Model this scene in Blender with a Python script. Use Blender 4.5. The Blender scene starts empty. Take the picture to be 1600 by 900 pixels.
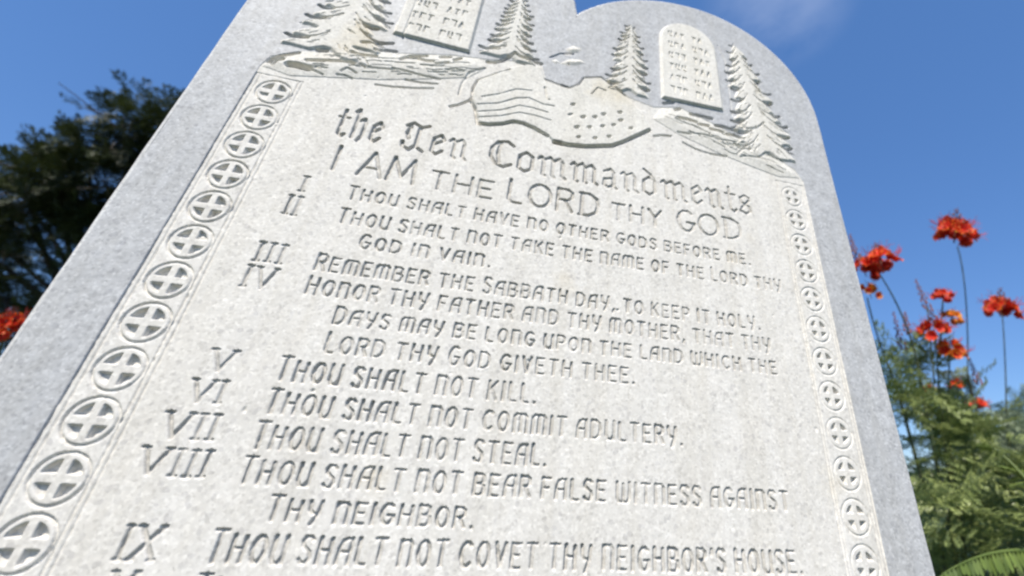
import bpy, math, random
import numpy as np
from mathutils import Vector, Matrix

rng = np.random.default_rng(11)
random.seed(11)
SC = bpy.context.scene
COL = SC.collection

# ------------------------------------------------------------------ camera, sky, sun, exposure
CELL = 0.045            # one medallion pitch of the stone, metres
Z0 = 0.95               # height of the lowest visible medallion
F = 674.709
RM = np.array([[0.969992, 0.054842, 0.236872], [0.158524, -0.881334, -0.445107], [0.184353, 0.4693, -0.863581]])
CP = np.array([7.36901, 1.62816, 11.1672])
CAM = np.array([CP[0]*CELL, -CP[2]*CELL, Z0 + CP[1]*CELL])
def p2w(v):
    return np.array([v[0], -v[2], v[1]])
right, up, back = p2w(RM[0]), p2w(-RM[1]), p2w(-RM[2])

cd = bpy.data.cameras.new('camera')
cam = bpy.data.objects.new('camera', cd); COL.objects.link(cam)
M4 = Matrix.Identity(4)
for i in range(3):
    M4[i][0], M4[i][1], M4[i][2], M4[i][3] = right[i], up[i], back[i], CAM[i]
cam.matrix_world = M4
cd.sensor_width = 36; cd.lens = F*36/1600
cd.shift_x = (800-920)/1600; cd.shift_y = (380-450)/1600
cd.dof.use_dof = True; cd.dof.focus_distance = 0.52; cd.dof.aperture_fstop = 3.0
cd.clip_start = 0.01; cd.clip_end = 2000
SC.camera = cam

SUN = Vector((-0.33, -0.52, 0.77)).normalized()       # direction towards the sun
sl = bpy.data.lights.new('sun', 'SUN'); sl.energy = 4.8; sl.angle = math.radians(0.53); sl.color = (1, 0.935, 0.83)
so = bpy.data.objects.new('sun', sl); COL.objects.link(so)
so.rotation_euler = SUN.to_track_quat('Z', 'Y').to_euler()
so.location = (0, 0, 12)

world = bpy.data.worlds.new('World'); SC.world = world; world.use_nodes = True
wn, wl = world.node_tree.nodes, world.node_tree.links
wn.clear()
sky = wn.new('ShaderNodeTexSky'); sky.sky_type = 'NISHITA'; sky.sun_disc = False
sky.sun_elevation = math.asin(SUN.z); sky.sun_rotation = math.atan2(SUN.x, SUN.y)
sky.air_density = 1.0; sky.dust_density = 0.3; sky.ozone_density = 4.0; sky.altitude = 100
bgn = wn.new('ShaderNodeBackground'); bgn.inputs['Strength'].default_value = 0.15
hsv = wn.new('ShaderNodeHueSaturation'); hsv.inputs['Saturation'].default_value = 1.12; hsv.inputs['Hue'].default_value = 0.506
wo = wn.new('ShaderNodeOutputWorld')
tcw = wn.new('ShaderNodeTexCoord')
mpw = wn.new('ShaderNodeMapping'); mpw.inputs['Scale'].default_value = (1.6, 1.6, 4.2); mpw.inputs['Location'].default_value = (0.35, 0.1, 0.2)
nzw = wn.new('ShaderNodeTexNoise'); nzw.inputs['Scale'].default_value = 1.5; nzw.inputs['Detail'].default_value = 6; nzw.inputs['Roughness'].default_value = 0.58
rpw = wn.new('ShaderNodeValToRGB'); rpw.color_ramp.elements[0].position = 0.38; rpw.color_ramp.elements[1].position = 0.72
rpw.color_ramp.elements[0].color = (0, 0, 0, 1); rpw.color_ramp.elements[1].color = (0.22, 0.22, 0.22, 1)
mxw = wn.new('ShaderNodeMixRGB'); mxw.inputs['Color2'].default_value = (6.5, 6.8, 7.6, 1)
wl.new(tcw.outputs['Generated'], mpw.inputs['Vector']); wl.new(mpw.outputs[0], nzw.inputs['Vector'])
wl.new(nzw.outputs['Fac'], rpw.inputs['Fac'])
dcl = RM.T @ np.array([(1215-920)/F, (-10-380)/F, 1.0]); dcl = p2w(dcl/np.linalg.norm(dcl))     # the one thin cloud, high up
dot = wn.new('ShaderNodeVectorMath'); dot.operation = 'DOT_PRODUCT'; dot.inputs[1].default_value = tuple(float(k) for k in dcl)
wl.new(tcw.outputs['Generated'], dot.inputs[0])
mrg = wn.new('ShaderNodeMapRange'); mrg.interpolation_type = 'SMOOTHSTEP'
mrg.inputs['From Min'].default_value = 0.9885; mrg.inputs['From Max'].default_value = 0.999; mrg.inputs['To Min'].default_value = 0.0; mrg.inputs['To Max'].default_value = 1.0
wl.new(dot.outputs['Value'], mrg.inputs['Value'])
mul = wn.new('ShaderNodeMath'); mul.operation = 'MULTIPLY'
wl.new(rpw.outputs['Color'], mul.inputs[0]); wl.new(mrg.outputs[0], mul.inputs[1]); wl.new(mul.outputs[0], mxw.inputs['Fac'])
mxs = wn.new('ShaderNodeMixRGB'); mxs.inputs['Fac'].default_value = 0.55; mxs.inputs['Color2'].default_value = (0.42, 1.12, 2.75, 1)
wl.new(sky.outputs[0], hsv.inputs['Color']); wl.new(hsv.outputs[0], mxs.inputs['Color1']); wl.new(mxs.outputs[0], mxw.inputs['Color1']); wl.new(mxw.outputs[0], bgn.inputs['Color'])
wl.new(bgn.outputs[0], wo.inputs['Surface'])

SC.view_settings.view_transform = 'Standard'; SC.view_settings.look = 'None'
SC.view_settings.exposure = 0.44; SC.view_settings.gamma = 1
SC.view_settings.use_curve_mapping = False
SC.render.engine = 'CYCLES'
SC.cycles.use_denoising = True
SC.cycles.max_bounces = 8; SC.cycles.transparent_max_bounces = 8
SC.cycles.pixel_filter_type = 'BLACKMAN_HARRIS'; SC.cycles.filter_width = 2.4

# ------------------------------------------------------------------ helpers
def ray(px, py):
    d = RM.T @ np.array([(px-920)/F, (py-380)/F, 1.0])
    return p2w(d)
def at(px, py, depth):
    """world point seen at a photo pixel (1600 wide), at a given distance along the view axis"""
    return CAM + ray(px, py)*depth
def onstone(px, py):
    """plane coordinates (in medallion pitches) of a photo pixel on the stone's face"""
    d = RM.T @ np.array([(px-920)/F, (py-380)/F, 1.0])
    t = -CP[2]/d[2]
    q = CP + d*t
    return q[0], q[1]
def Zm(ox, oy, s, pts):
    return [onstone(ox+x/s, oy+y/s) for x, y in pts]

def tag(o, label=None, cat=None, group=None, kind=None):
    if label: o['label'] = label
    if cat: o['category'] = cat
    if group: o['group'] = group
    if kind: o['kind'] = kind
    return o
def empty(name, loc):
    o = bpy.data.objects.new(name, None); o.location = loc; o.empty_display_size = 0.1
    COL.objects.link(o); return o
def mesh_np(name, verts, quads, mat, parent=None, origin=None, smooth=False, tris=None):
    """numpy verts (N,3) world + quads (M,4) or polygons list of arrays"""
    verts = np.asarray(verts, np.float32)
    if origin is not None: verts = verts - np.asarray(origin, np.float32)
    me = bpy.data.meshes.new(name)
    arrs = []
    if quads is not None and len(quads): arrs.append(np.asarray(quads, np.int32))
    if tris is not None and len(tris): arrs.append(np.asarray(tris, np.int32))
    nl = sum(a.size for a in arrs); npoly = sum(len(a) for a in arrs)
    me.vertices.add(len(verts)); me.vertices.foreach_set('co', verts.ravel())
    me.loops.add(nl); me.loops.foreach_set('vertex_index', np.concatenate([a.ravel() for a in arrs]))
    me.polygons.add(npoly)
    tot = np.concatenate([np.full(len(a), a.shape[1], np.int32) for a in arrs])
    st = np.concatenate([[0], np.cumsum(tot)[:-1]]).astype(np.int32)
    me.polygons.foreach_set('loop_start', st)
    if smooth: me.polygons.foreach_set('use_smooth', np.ones(npoly, bool))
    me.update(calc_edges=True); me.validate()
    if mat: me.materials.append(mat)
    o = bpy.data.objects.new(name, me); COL.objects.link(o)
    if parent: o.parent = parent
    return o

def new_mat(name):
    m = bpy.data.materials.new(name); m.use_nodes = True
    nt = m.node_tree; b = nt.nodes['Principled BSDF']
    return m, nt.nodes, nt.links, b
def noise(n, l, vec, scale, detail=4, rough=0.6):
    t = n.new('ShaderNodeTexNoise'); t.inputs['Scale'].default_value = scale
    t.inputs['Detail'].default_value = detail; t.inputs['Roughness'].default_value = rough
    l.new(vec, t.inputs['Vector']); return t
def ramp(n, l, fac, stops):
    r = n.new('ShaderNodeValToRGB'); e = r.color_ramp.elements
    while len(e) < len(stops): e.new(0.5)
    for k, (p, c) in enumerate(stops):
        e[k].position = p; e[k].color = (c[0], c[1], c[2], 1)
    l.new(fac, r.inputs['Fac']); return r
def mixc(n, l, kind, fac, a, b):
    m = n.new('ShaderNodeMixRGB'); m.blend_type = kind
    if isinstance(fac, float): m.inputs['Fac'].default_value = fac
    else: l.new(fac, m.inputs['Fac'])
    l.new(a, m.inputs['Color1']); l.new(b, m.inputs['Color2']); return m

def granite(name, lo, hi, rough, bump, grain=420, blotch=(0.98, 1.06), tint=(1, 1, 1), mott=(0.96, 1.025)):
    m, n, l, b = new_mat(name)
    g = n.new('ShaderNodeNewGeometry').outputs['Position']
    v = n.new('ShaderNodeTexVoronoi'); v.inputs['Scale'].default_value = grain; l.new(g, v.inputs['Vector'])
    sep = n.new('ShaderNodeSeparateColor'); l.new(v.outputs['Color'], sep.inputs[0])
    mid = [(a+c)/2 for a, c in zip(lo, hi)]
    base = ramp(n, l, sep.outputs[0], [(0.0, lo), (0.25, mid), (0.7, mid), (1.0, hi)])
    nz = noise(n, l, g, 9, 6, 0.65)
    bl = ramp(n, l, nz.outputs['Fac'], [(0.3, [blotch[0]*t for t in tint]), (0.72, [blotch[1]*t for t in tint])])
    nz3 = noise(n, l, g, 60, 5, 0.7)
    sm = ramp(n, l, nz3.outputs['Fac'], [(0.36, (mott[0], mott[0]*.995, mott[0]*.985)), (0.64, (mott[1],)*3)])
    c1 = mixc(n, l, 'MULTIPLY', 1.0, base.outputs[0], bl.outputs[0])
    c2 = mixc(n, l, 'MULTIPLY', 1.0, c1.outputs[0], sm.outputs[0])
    mp = n.new('ShaderNodeMapping'); mp.inputs['Scale'].default_value = (38, 38, 1.6); l.new(g, mp.inputs['Vector'])
    nz4 = noise(n, l, mp.outputs[0], 1.0, 5, 0.6)
    rs = ramp(n, l, nz4.outputs['Fac'], [(0.36, (0.90, 0.885, 0.85)), (0.56, (1.0, 1.0, 1.0))])
    c3 = mixc(n, l, 'MULTIPLY', 0.55, c2.outputs[0], rs.outputs[0])
    nz5 = noise(n, l, g, 5.5, 4, 0.55)
    ry = ramp(n, l, nz5.outputs['Fac'], [(0.62, (1, 1, 1)), (0.74, (0.93, 0.86, 0.72))])
    c4 = mixc(n, l, 'MULTIPLY', 0.7, c3.outputs[0], ry.outputs[0])
    # single dark and glassy crystals
    v2 = n.new('ShaderNodeTexVoronoi'); v2.inputs['Scale'].default_value = 260; l.new(g, v2.inputs['Vector'])
    s2 = n.new('ShaderNodeSeparateColor'); l.new(v2.outputs['Color'], s2.inputs[0])
    rk = ramp(n, l, s2.outputs[1], [(0.0, (0.72, 0.72, 0.74)), (0.10, (0.95, 0.95, 0.95)), (0.9, (1, 1, 1)), (1.0, (1.1, 1.1, 1.1))])
    c2 = mixc(n, l, 'MULTIPLY', 0.7, c4.outputs[0], rk.outputs[0])
    l.new(c2.outputs[0], b.inputs['Base Color'])
    b.inputs['Roughness'].default_value = rough
    nz2 = noise(n, l, g, 700, 3, 0.7)
    bp = n.new('ShaderNodeBump'); bp.inputs['Strength'].default_value = bump; bp.inputs['Distance'].default_value = 0.001
    l.new(nz2.outputs['Fac'], bp.inputs['Height']); l.new(bp.outputs[0], b.inputs['Normal'])
    return m

M_POL = granite('polished_granite', (0.38, 0.385, 0.395), (0.56, 0.565, 0.575), 0.58, 0.08, mott=(0.86, 1.07))
M_POL.node_tree.nodes['Principled BSDF'].inputs['Specular IOR Level'].default_value = 0.2
M_FRO = granite('frosted_granite', (0.57, 0.548, 0.51), (0.77, 0.745, 0.70), 0.9, 0.18)
M_LETSHADE = granite('shaded_letter_stone', (0.42, 0.403, 0.372), (0.56, 0.54, 0.505), 0.95, 0.3)  # cut strokes darker than the panel: groove shadow put into the colour
M_REL = granite('relief_stone', (0.57, 0.55, 0.505), (0.78, 0.755, 0.70), 0.9, 0.35)
M_EDGE = granite('edge_granite', (0.42, 0.42, 0.42), (0.66, 0.66, 0.66), 0.85, 0.5)

# ------------------------------------------------------------------ ground
def ground_mat():
    m, n, l, b = new_mat('lawn')
    g = n.new('ShaderNodeNewGeometry').outputs['Position']
    a = noise(n, l, g, 1.3, 6); c = noise(n, l, g, 90, 4)
    r1 = ramp(n, l, a.outputs['Fac'], [(0.3, (0.035, 0.06, 0.016)), (0.7, (0.085, 0.11, 0.035))])
    r2 = ramp(n, l, c.outputs['Fac'], [(0.3, (0.5, 0.5, 0.5)), (0.7, (1.3, 1.3, 1.2))])
    x = mixc(n, l, 'MULTIPLY', 1.0, r1.outputs[0], r2.outputs[0]); l.new(x.outputs[0], b.inputs['Base Color'])
    b.inputs['Roughness'].default_value = 1.0
    bp = n.new('ShaderNodeBump'); bp.inputs['Distance'].default_value = 0.03
    l.new(c.outputs['Fac'], bp.inputs['Height']); l.new(bp.outputs[0], b.inputs['Normal'])
    return m
S = 600
tag(mesh_np('ground', [(-S, -S, 0), (S, -S, 0), (S, S, 0), (-S, S, 0)], [(0, 1, 2, 3)], ground_mat()), kind='structure')

# ------------------------------------------------------------------ the stone
WU = 17.28                       # distance between the two medallion columns
UC = WU/2
EL, ER = -2.11+0.16, WU+2.11-0.16     # front face edges (inside the bevel)
VB = -1.6                        # start of the densely carved zone
def vtop(u):
    du = np.abs(u-UC)+UC         # fold on the right lobe
    cx = 13.9
    wr, wl_ = ER-cx, 6.05
    x = np.where(du > cx, (du-cx)/wr, (cx-du)/wl_)
    e = np.clip(UC-u, 0, 9)
    return 15.2 + 5.42*np.sqrt(np.clip(1-x*x, 0, 1)) + .8*np.clip(e/.28, 0, 1)*np.clip(1-e/4, 0, 1)
RES = 52
cols = np.linspace(EL, ER, int((ER-EL)*RES)+1)
th = np.linspace(0, 0.72, 70)
ex = 13.9+(ER-13.9)*np.cos(th)
cols = np.unique(np.round(np.concatenate([cols, ex, WU-ex, [UC]]), 5))
NC = len(cols)
NR = int(22.3*RES)
tt = np.linspace(0, 1, NR+1)
VT = vtop(cols)
U = np.repeat(cols[:, None], NR+1, 1)
V = VB + tt[None, :]*(VT[:, None]-VB)
VTMAX, VTMIN = VT.max(), VT.min()
H = np.zeros_like(U)             # base relief
E = np.zeros_like(U)             # engraving depth
LAB = np.zeros(U.shape, np.int16)
def window(u0, u1, v0, v1):
    a = max(0, np.searchsorted(cols, u0)-1); b = min(NC, np.searchsorted(cols, u1)+1)
    if b <= a: return None
    sub = VT[a:b]
    j0 = int(max(0, math.floor((v0-VB)/(sub.max()-VB)*NR)-1))
    j1 = int(min(NR+1, math.ceil((v1-VB)/(sub.min()-VB)*NR)+2))
    if j1 <= j0: return None
    return slice(a, b), slice(j0, j1)
def stroke(pts, hw, depth, lab=None, steep=1.9, labthr=0.12):
    for (x0, y0), (x1, y1) in zip(pts[:-1], pts[1:]):
        w = window(min(x0, x1)-hw, max(x0, x1)+hw, min(y0, y1)-hw, max(y0, y1)+hw)
        if w is None: continue
        u, v = U[w], V[w]
        dx, dy = x1-x0, y1-y0; L2 = dx*dx+dy*dy+1e-12
        t = np.clip(((u-x0)*dx+(v-y0)*dy)/L2, 0, 1)
        d = np.hypot(u-x0-t*dx, v-y0-t*dy)/hw
        p = np.clip((1-d)*steep, 0, 1)
        E[w] = np.maximum(E[w], depth*p)
        if lab is not None:
            s = LAB[w]; s[p > labthr] = lab
def inside(poly, w):
    u, v = U[w], V[w]; r = np.zeros(u.shape, bool)
    n = len(poly)
    for i in range(n):
        x0, y0 = poly[i]; x1, y1 = poly[(i+1) % n]
        if y0 == y1: continue
        c = ((y0 > v) != (y1 > v)) & (u < (x1-x0)*(v-y0)/(y1-y0)+x0)
        r ^= c
    return r
def polydist(poly, w):
    u, v = U[w], V[w]; best = np.full(u.shape, 9.0)
    n = len(poly)
    for i in range(n):
        (x0, y0), (x1, y1) = poly[i], poly[(i+1) % n]
        dx, dy = x1-x0, y1-y0; L2 = dx*dx+dy*dy+1e-12
        t = np.clip(((u-x0)*dx+(v-y0)*dy)/L2, 0, 1)
        best = np.minimum(best, np.hypot(u-x0-t*dx, v-y0-t*dy))
    return best
def raised(poly, height, soft, lab, only=None):
    xs = [p[0] for p in poly]; ys = [p[1] for p in poly]
    w = window(min(xs), max(xs), min(ys), max(ys))
    if w is None: return
    m = inside(poly, w)
    if only is not None: m &= np.isin(LAB[w], only)
    d = polydist(poly, w)
    h = height*np.clip(d/soft, 0, 1)
    H[w] = np.where(m, np.maximum(H[w], h), H[w])
    s = LAB[w]; s[m] = lab

L_POL, L_PAN, L_STRIP_L, L_STRIP_R = 0, 1, 2, 3
L_MED = 10        # 10..33 (+ part of the strips)
L_TAB, L_PINE, L_MOUND, L_FLAG, L_CLOUD = 40, 44, 50, 54, 56
L_TXT, L_NUM = 70, 100

# frosted field: the text panel with the ground line that rises to the middle of the top
def mir(pts): return [(WU-x, y) for x, y in pts]
SL, SR = -0.68, WU+0.62
w_all = (slice(0, NC), slice(0, NR+1))
ridge_flag = Zm(680, 40, 4.092, [(600, 225), (680, 245), (705, 345), (780, 375), (860, 400), (920, 375), (950, 335), (1060, 330), (1130, 385), (1215, 450)])
panel = [(SL, VB-1), (SL, 11.85), (-0.55, 12.35), (0.15, 12.8), (1.2, 13.1), (2.4, 13.55), (4.4, 14.15), (5.6, 14.35), (6.4, 14.55)] \
    + ridge_flag + [(11.9, 13.9), (13.0, 14.2), (14.2, 13.8), (15.5, 13.3), (16.9, 12.75), (17.6, 12.3), (SR, 11.8), (SR, VB-1)]
m = inside(panel, w_all); LAB[m] = L_PAN
H[m] -= 0.015
# border strips
for lab, x0, x1 in ((L_STRIP_L, SL, 0.62), (L_STRIP_R, WU-0.6, SR)):
    w = window(x0, x1, VB-1, 11.62); s = LAB[w]
    s[(U[w] >= x0) & (U[w] <= x1) & (V[w] <= 11.62)] = lab
for x in (-0.66, -0.54, 0.50, 0.61): stroke([(x, VB-1), (x, 11.6)], 0.022, 0.03)
for x in (WU-0.58, WU-0.50, WU+0.50, WU+0.60): stroke([(x, VB-1), (x, 11.6)], 0.022, 0.02)
stroke([(-0.66, 11.6), (0.61, 11.6)], 0.022, 0.02)
stroke([(WU-.58, 11.6), (WU+.60, 11.6)], 0.022, 0.02)
mk = 0
for side, cx in ((0, 0.0), (1, WU)):
    for k in range(-1, 12):
        cy = float(k)
        w = window(cx-0.5, cx+0.5, cy-0.5, cy+0.5)
        if w is None: continue
        x, y = U[w]-cx, V[w]-cy; r = np.hypot(x, y)
        ring = np.clip((1-np.abs(r-(0.442 if side == 0 else 0.405))/0.032)*1.9, 0, 1)*(0.045 if side == 0 else 0.02)
        q = np.minimum(np.minimum(np.abs(x)-0.08, np.abs(y)-0.08), (0.335 if side == 0 else 0.275)-r)
        # the recesses are cut away from the cross arms and run out flat at the outer rim
        pit = np.clip(q/0.022, 0, 1)*0.11*random.uniform(.85, 1.1)
        pit *= np.clip(0.8+0.7*(0.33-r)/0.33, 0, 1)
        E[w] = np.maximum(E[w], np.maximum(ring, pit))
        s = LAB[w]; s[r < 0.465] = L_MED+mk
        mk += 1
NMED = mk

# ---- lettering: hand-cut single-stroke alphabet
def arc(cx, cy, rx, ry, a0, a1, n=8):
    return [(cx+rx*math.cos(math.radians(a0+(a1-a0)*i/n)), cy+ry*math.sin(math.radians(a0+(a1-a0)*i/n))) for i in range(n+1)]
G = {
 'A': (.62, [[(0, 0), (.03, .6), (.16, .92), (.36, 1), (.62, 1), (.62, 0)], [(.02, .48), (.62, .48)]]),
 'B': (.58, [[(0, 0), (0, 1), (.36, 1), (.52, .9), (.52, .64), (.36, .53), (0, .53)], [(.36, .53), (.58, .42), (.58, .12), (.4, 0), (0, 0)]]),
 'C': (.58, [arc(.32, .5, .32, .5, 48, 312, 10)]),
 'D': (.62, [[(0, 0), (0, 1), (.3, 1), (.55, .82), (.62, .5), (.55, .18), (.3, 0), (0, 0)]]),
 'E': (.5, [[(.5, 1), (0, 1), (0, 0), (.5, 0)], [(0, .52), (.4, .52)]]),
 'F': (.48, [[(.48, 1), (0, 1), (0, 0)], [(0, .52), (.38, .52)]]),
 'G': (.62, [arc(.33, .5, .33, .5, 50, 350, 10)+[(.36, .44)]]),
 'H': (.6, [[(0, 1), (0, 0)], [(.58, .95), (.58, 0)], [(0, .52), (.58, .52)]]),
 'I': (.06, [[(.03, 1), (.03, 0)]]),
 'J': (.3, [[(.3, 1), (.3, .2), (.15, 0), (0, .1)]]),
 'K': (.55, [[(0, 1), (0, 0)], [(.52, 1), (.02, .45)], [(.18, .6), (.55, 0)]]),
 'L': (.46, [[(0, 1), (0, .12), (.1, 0), (.46, 0)]]),
 'M': (.86, [[(0, 0), (0, .85), (.14, 1), (.72, 1), (.86, .85), (.86, 0)], [(.43, 1), (.43, .05)]]),
 'N': (.58, [[(0, 0), (0, 1)], [(0, .92), (.2, 1), (.44, 1), (.58, .84), (.58, 0)]]),
 'O': (.62, [arc(.31, .5, .31, .5, 0, 360, 14)]),
 'P': (.52, [[(0, 0), (0, 1), (.36, 1), (.52, .85), (.52, .62), (.36, .47), (0, .47)]]),
 'R': (.56, [[(0, 0), (0, 1), (.36, 1), (.54, .86), (.54, .64), (.36, .5), (0, .5)], [(.26, .5), (.56, 0)]]),
 'S': (.5, [[(.49, .88), (.36, 1), (.12, 1), (0, .84), (.03, .66), (.44, .4), (.5, .2), (.38, 0), (.1, 0), (0, .12)]]),
 'T': (.58, [[(0, 1), (.58, 1)], [(.29, 1), (.29, 0)]]),
 'U': (.58, [[(0, 1), (0, .22), (.14, 0), (.42, 0), (.58, .22)], [(.58, 1), (.58, 0)]]),
 'V': (.58, [[(0, 1), (.29, 0), (.58, 1)]]),
 'W': (.86, [[(0, 1), (0, .2), (.12, 0), (.72, 0), (.86, .2), (.86, 1)], [(.43, .9), (.43, 0)]]),
 'X': (.6, [[(0, 1), (.6, 0)], [(.6, 1), (0, 0)]]),
 'Y': (.58, [[(0, 1), (.05, .55), (.2, .42), (.5, .42)], [(.58, 1), (.5, .42), (.25, -.12)]]),
 '.': (.06, [[(.03, .03), (.04, .0)]]), ',': (.08, [[(.06, .05), (0, -.16)]]), "'": (.06, [[(.05, 1), (.02, .78)]]),
}
# roman forms for the big line and the numerals
ROM = dict(G)
ROM['A'] = (.72, [[(0, 0), (.36, 1), (.72, 0)], [(.12, .34), (.6, .34)]])
ROM['M'] = (.86, [[(0, 0), (.1, 1), (.43, .2), (.76, 1), (.86, 0)]])
ROM['Y'] = (.62, [[(0, 1), (.31, .5), (.62, 1)], [(.31, .5), (.31, 0)]])
ROM['H'] = (.6, [[(0, 1), (0, 0)], [(.6, 1), (.6, 0)], [(0, .5), (.6, .5)]])
ROM['D'] = (.72, [[(0, 0), (.72*.5, 0), (.66, .2), (.72, .5), (.66, .8), (.36, 1), (0, 1)], [(.1, 1), (.1, 0)]])
ROM['O'] = (.78, [arc(.39, .5, .39, .5, 0, 360, 16)])
# numerals with small serifs
NUM = {'I': (.1, [[(.05, 1), (.05, 0)], [(-.04, 1), (.14, 1)], [(-.04, 0), (.14, 0)]]),
       'V': (.62, [[(0, 1), (.31, 0), (.62, 1)], [(-.08, 1), (.1, 1)], [(.54, 1), (.7, 1)]]),
       'X': (.62, [[(0, 1), (.62, 0)], [(.62, 1), (0, 0)], [(-.06, 1), (.1, 1)], [(.54, 1), (.68, 1)], [(-.06, 0), (.1, 0)], [(.54, 0), (.68, 0)]])}
# black-letter forms for the heading
def bn(w): return [[(.02, .62), (.1, .72), (.18, .62), (.18, .08), (.27, 0)], [(.18, .6), (w-.22, .74), (w-.12, .6), (w-.12, .1), (w, 0)]]
BL = {
 't': (.36, [[(.16, .98), (.16, .1), (.3, 0), (.38, .1)], [(0, .7), (.38, .7)]]),
 'h': (.58, [[(.02, .95), (.12, 1.05), (.16, .9), (.16, 0)], [(.16, .58), (.42, .74), (.5, .58), (.5, .12), (.4, -.08)]]),
 'e': (.44, [[(.42, .16), (.26, 0), (.1, .1), (.1, .58), (.3, .74), (.42, .56), (.12, .34)]]),
 'n': (.6, bn(.6)),
 'o': (.5, [[(.26, 0), (.06, .12), (.06, .58), (.26, .74), (.46, .6), (.46, .14), (.26, 0)]]),
 'm': (.9, [[(.02, .62), (.1, .72), (.18, .62), (.18, .06), (.26, 0)], [(.18, .6), (.38, .74), (.48, .6), (.48, .06), (.55, 0)], [(.48, .6), (.68, .74), (.78, .6), (.78, .1), (.9, 0)]]),
 'a': (.5, [[(.08, .62), (.28, .74), (.4, .6), (.4, .08), (.5, 0)], [(.4, .4), (.1, .32), (.08, .1), (.22, 0), (.4, .14)]]),
 'd': (.52, [[(.06, 1.0), (.3, .82), (.44, .58), (.44, .14), (.26, 0), (.06, .12), (.06, .54), (.24, .7), (.42, .6)]]),
 's': (.46, [[(.42, .66), (.26, .74), (.08, .62), (.1, .46), (.38, .3), (.42, .12), (.24, 0), (.04, .1)], [(.1, .2), (.4, .56)]]),
 'T': (.68, [[(.02, .88), (.2, 1.02), (.48, .9), (.68, 1.0)], [(.42, .92), (.42, .2), (.26, 0), (.04, .1), (.02, .26)], [(.14, .86), (.08, .6), (.16, .42)], [(.5, .12), (.66, .02)]]),
 'C': (.74, [[(.7, .86), (.5, 1.0), (.22, .92), (.06, .66), (.06, .34), (.22, .08), (.48, 0), (.7, .14)], [(.3, .86), (.26, .5), (.32, .16)]]),
}
BIGS = ('LORD', 'GOD', 'SABBATH')
def text(s, x0, x1, base, cap, hw, depth, lab, font=G, gap=.42, space=.85, jit=.02):
    w = 0
    words = s.split(' '); big = set(); p_ = 0
    for wd in words:
        if p_ == 0 or wd.strip('.,') in BIGS: big.add(p_)
        p_ += len(wd)+1
    for i, c in enumerate(s):
        w += space if c == ' ' else font[c][0] + (gap if i < len(s)-1 and s[i+1] != ' ' else 0)
    k = (x1-x0)/w
    x = x0
    for i, c in enumerate(s):
        if c == ' ': x += space*k; continue
        gw, sts = font[c]
        jb = random.uniform(-jit, jit)*cap; jd = depth*random.uniform(.8, 1.12)*(1-.38*x/WU); jw = hw*random.uniform(.9, 1.1)
        for st in sts:
            pp = [(x+px*k, base+jb+py*cap*(1 if font is not G or i in big else .84)) for px, py in st]
            for a_, b_ in zip(pp[:-1], pp[1:]):
                vert = abs(b_[1]-a_[1])/(math.hypot(b_[0]-a_[0], b_[1]-a_[1])+1e-9)
                stroke([a_, b_], jw*(.84+.3*vert), jd, lab)
        x += (gw+(gap if i < len(s)-1 and s[i+1] != ' ' else 0))*k

LINES = []
def line(s, x0, x1, base, cap, hw=.036, depth=.058, font=G, **k):
    lab = L_TXT+len(LINES); LINES.append(s); text(s, x0, x1, base, cap, hw, depth, lab, font, **k)
def word(s, *a, **k):
    lab = L_TXT+len(LINES); LINES.append(s); text(s, *a[:-1], lab, a[-1], **k)
word('the', 1.95, 3.2, 9.9, 1.02, .056, .08, BL, gap=.16)
word('Ten', 3.82, 5.72, 9.87, 1.02, .056, .08, BL, gap=.14)
word('Commandments', 6.38, 15.5, 9.87, 1.02, .056, .08, BL, gap=.13)
word('I', 2.28, 2.34, 8.7, .82, .055, .075, ROM)
word('AM', 2.96, 4.45, 8.68, .82, .055, .075, ROM, gap=.2)
word('THE', 4.92, 6.7, 8.67, .6, .05, .07, ROM, gap=.3)
word('LORD', 7.2, 9.98, 8.68, .8, .055, .075, ROM, gap=.26)
word('THY', 10.45, 12.1, 8.72, .58, .05, .07, ROM, gap=.3)
word('GOD', 12.7, 14.95, 8.74, .78, .055, .075, ROM, gap=.22)
line('THOU SHALT HAVE NO OTHER GODS BEFORE ME.', 2.95, 15.15, 7.88, .41)
line('THOU SHALT NOT TAKE THE NAME OF THE LORD THY', 2.93, 16.15, 7.12, .43)
line('GOD IN VAIN.', 3.64, 7.0, 6.48, .4)
line('REMEMBER THE SABBATH DAY, TO KEEP IT HOLY.', 2.83, 15.2, 5.72, .44)
line('HONOR THY FATHER AND THY MOTHER, THAT THY', 2.83, 15.45, 5.09, .45)
line('DAYS MAY BE LONG UPON THE LAND WHICH THE', 3.65, 15.55, 4.45, .41)
line('LORD THY GOD GIVETH THEE.', 3.67, 11.2, 3.77, .45)
line('THOU SHALT NOT KILL.', 2.9, 8.65, 3.07, .5, .038)
line('THOU SHALT NOT COMMIT ADULTERY.', 2.93, 12.5, 2.39, .48, .038)
line('THOU SHALT NOT STEAL.', 2.93, 9.05, 1.72, .5, .038)
line('THOU SHALT NOT BEAR FALSE WITNESS AGAINST', 2.93, 15.33, 1.08, .47, .038)
line('THY NEIGHBOR.', 3.65, 7.6, .47, .42, .038)
line("THOU SHALT NOT COVET THY NEIGHBOR'S HOUSE.", 2.9, 15.45, -.2, .5, .039)
line("THOU SHALT NOT COVET THY NEIGHBOR'S WIFE,", 2.9, 15.0, -.87, .48, .039)
NUMS = ['I', 'II', 'III', 'IV', 'V', 'VI', 'VII', 'VIII', 'IX', 'X']
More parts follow.
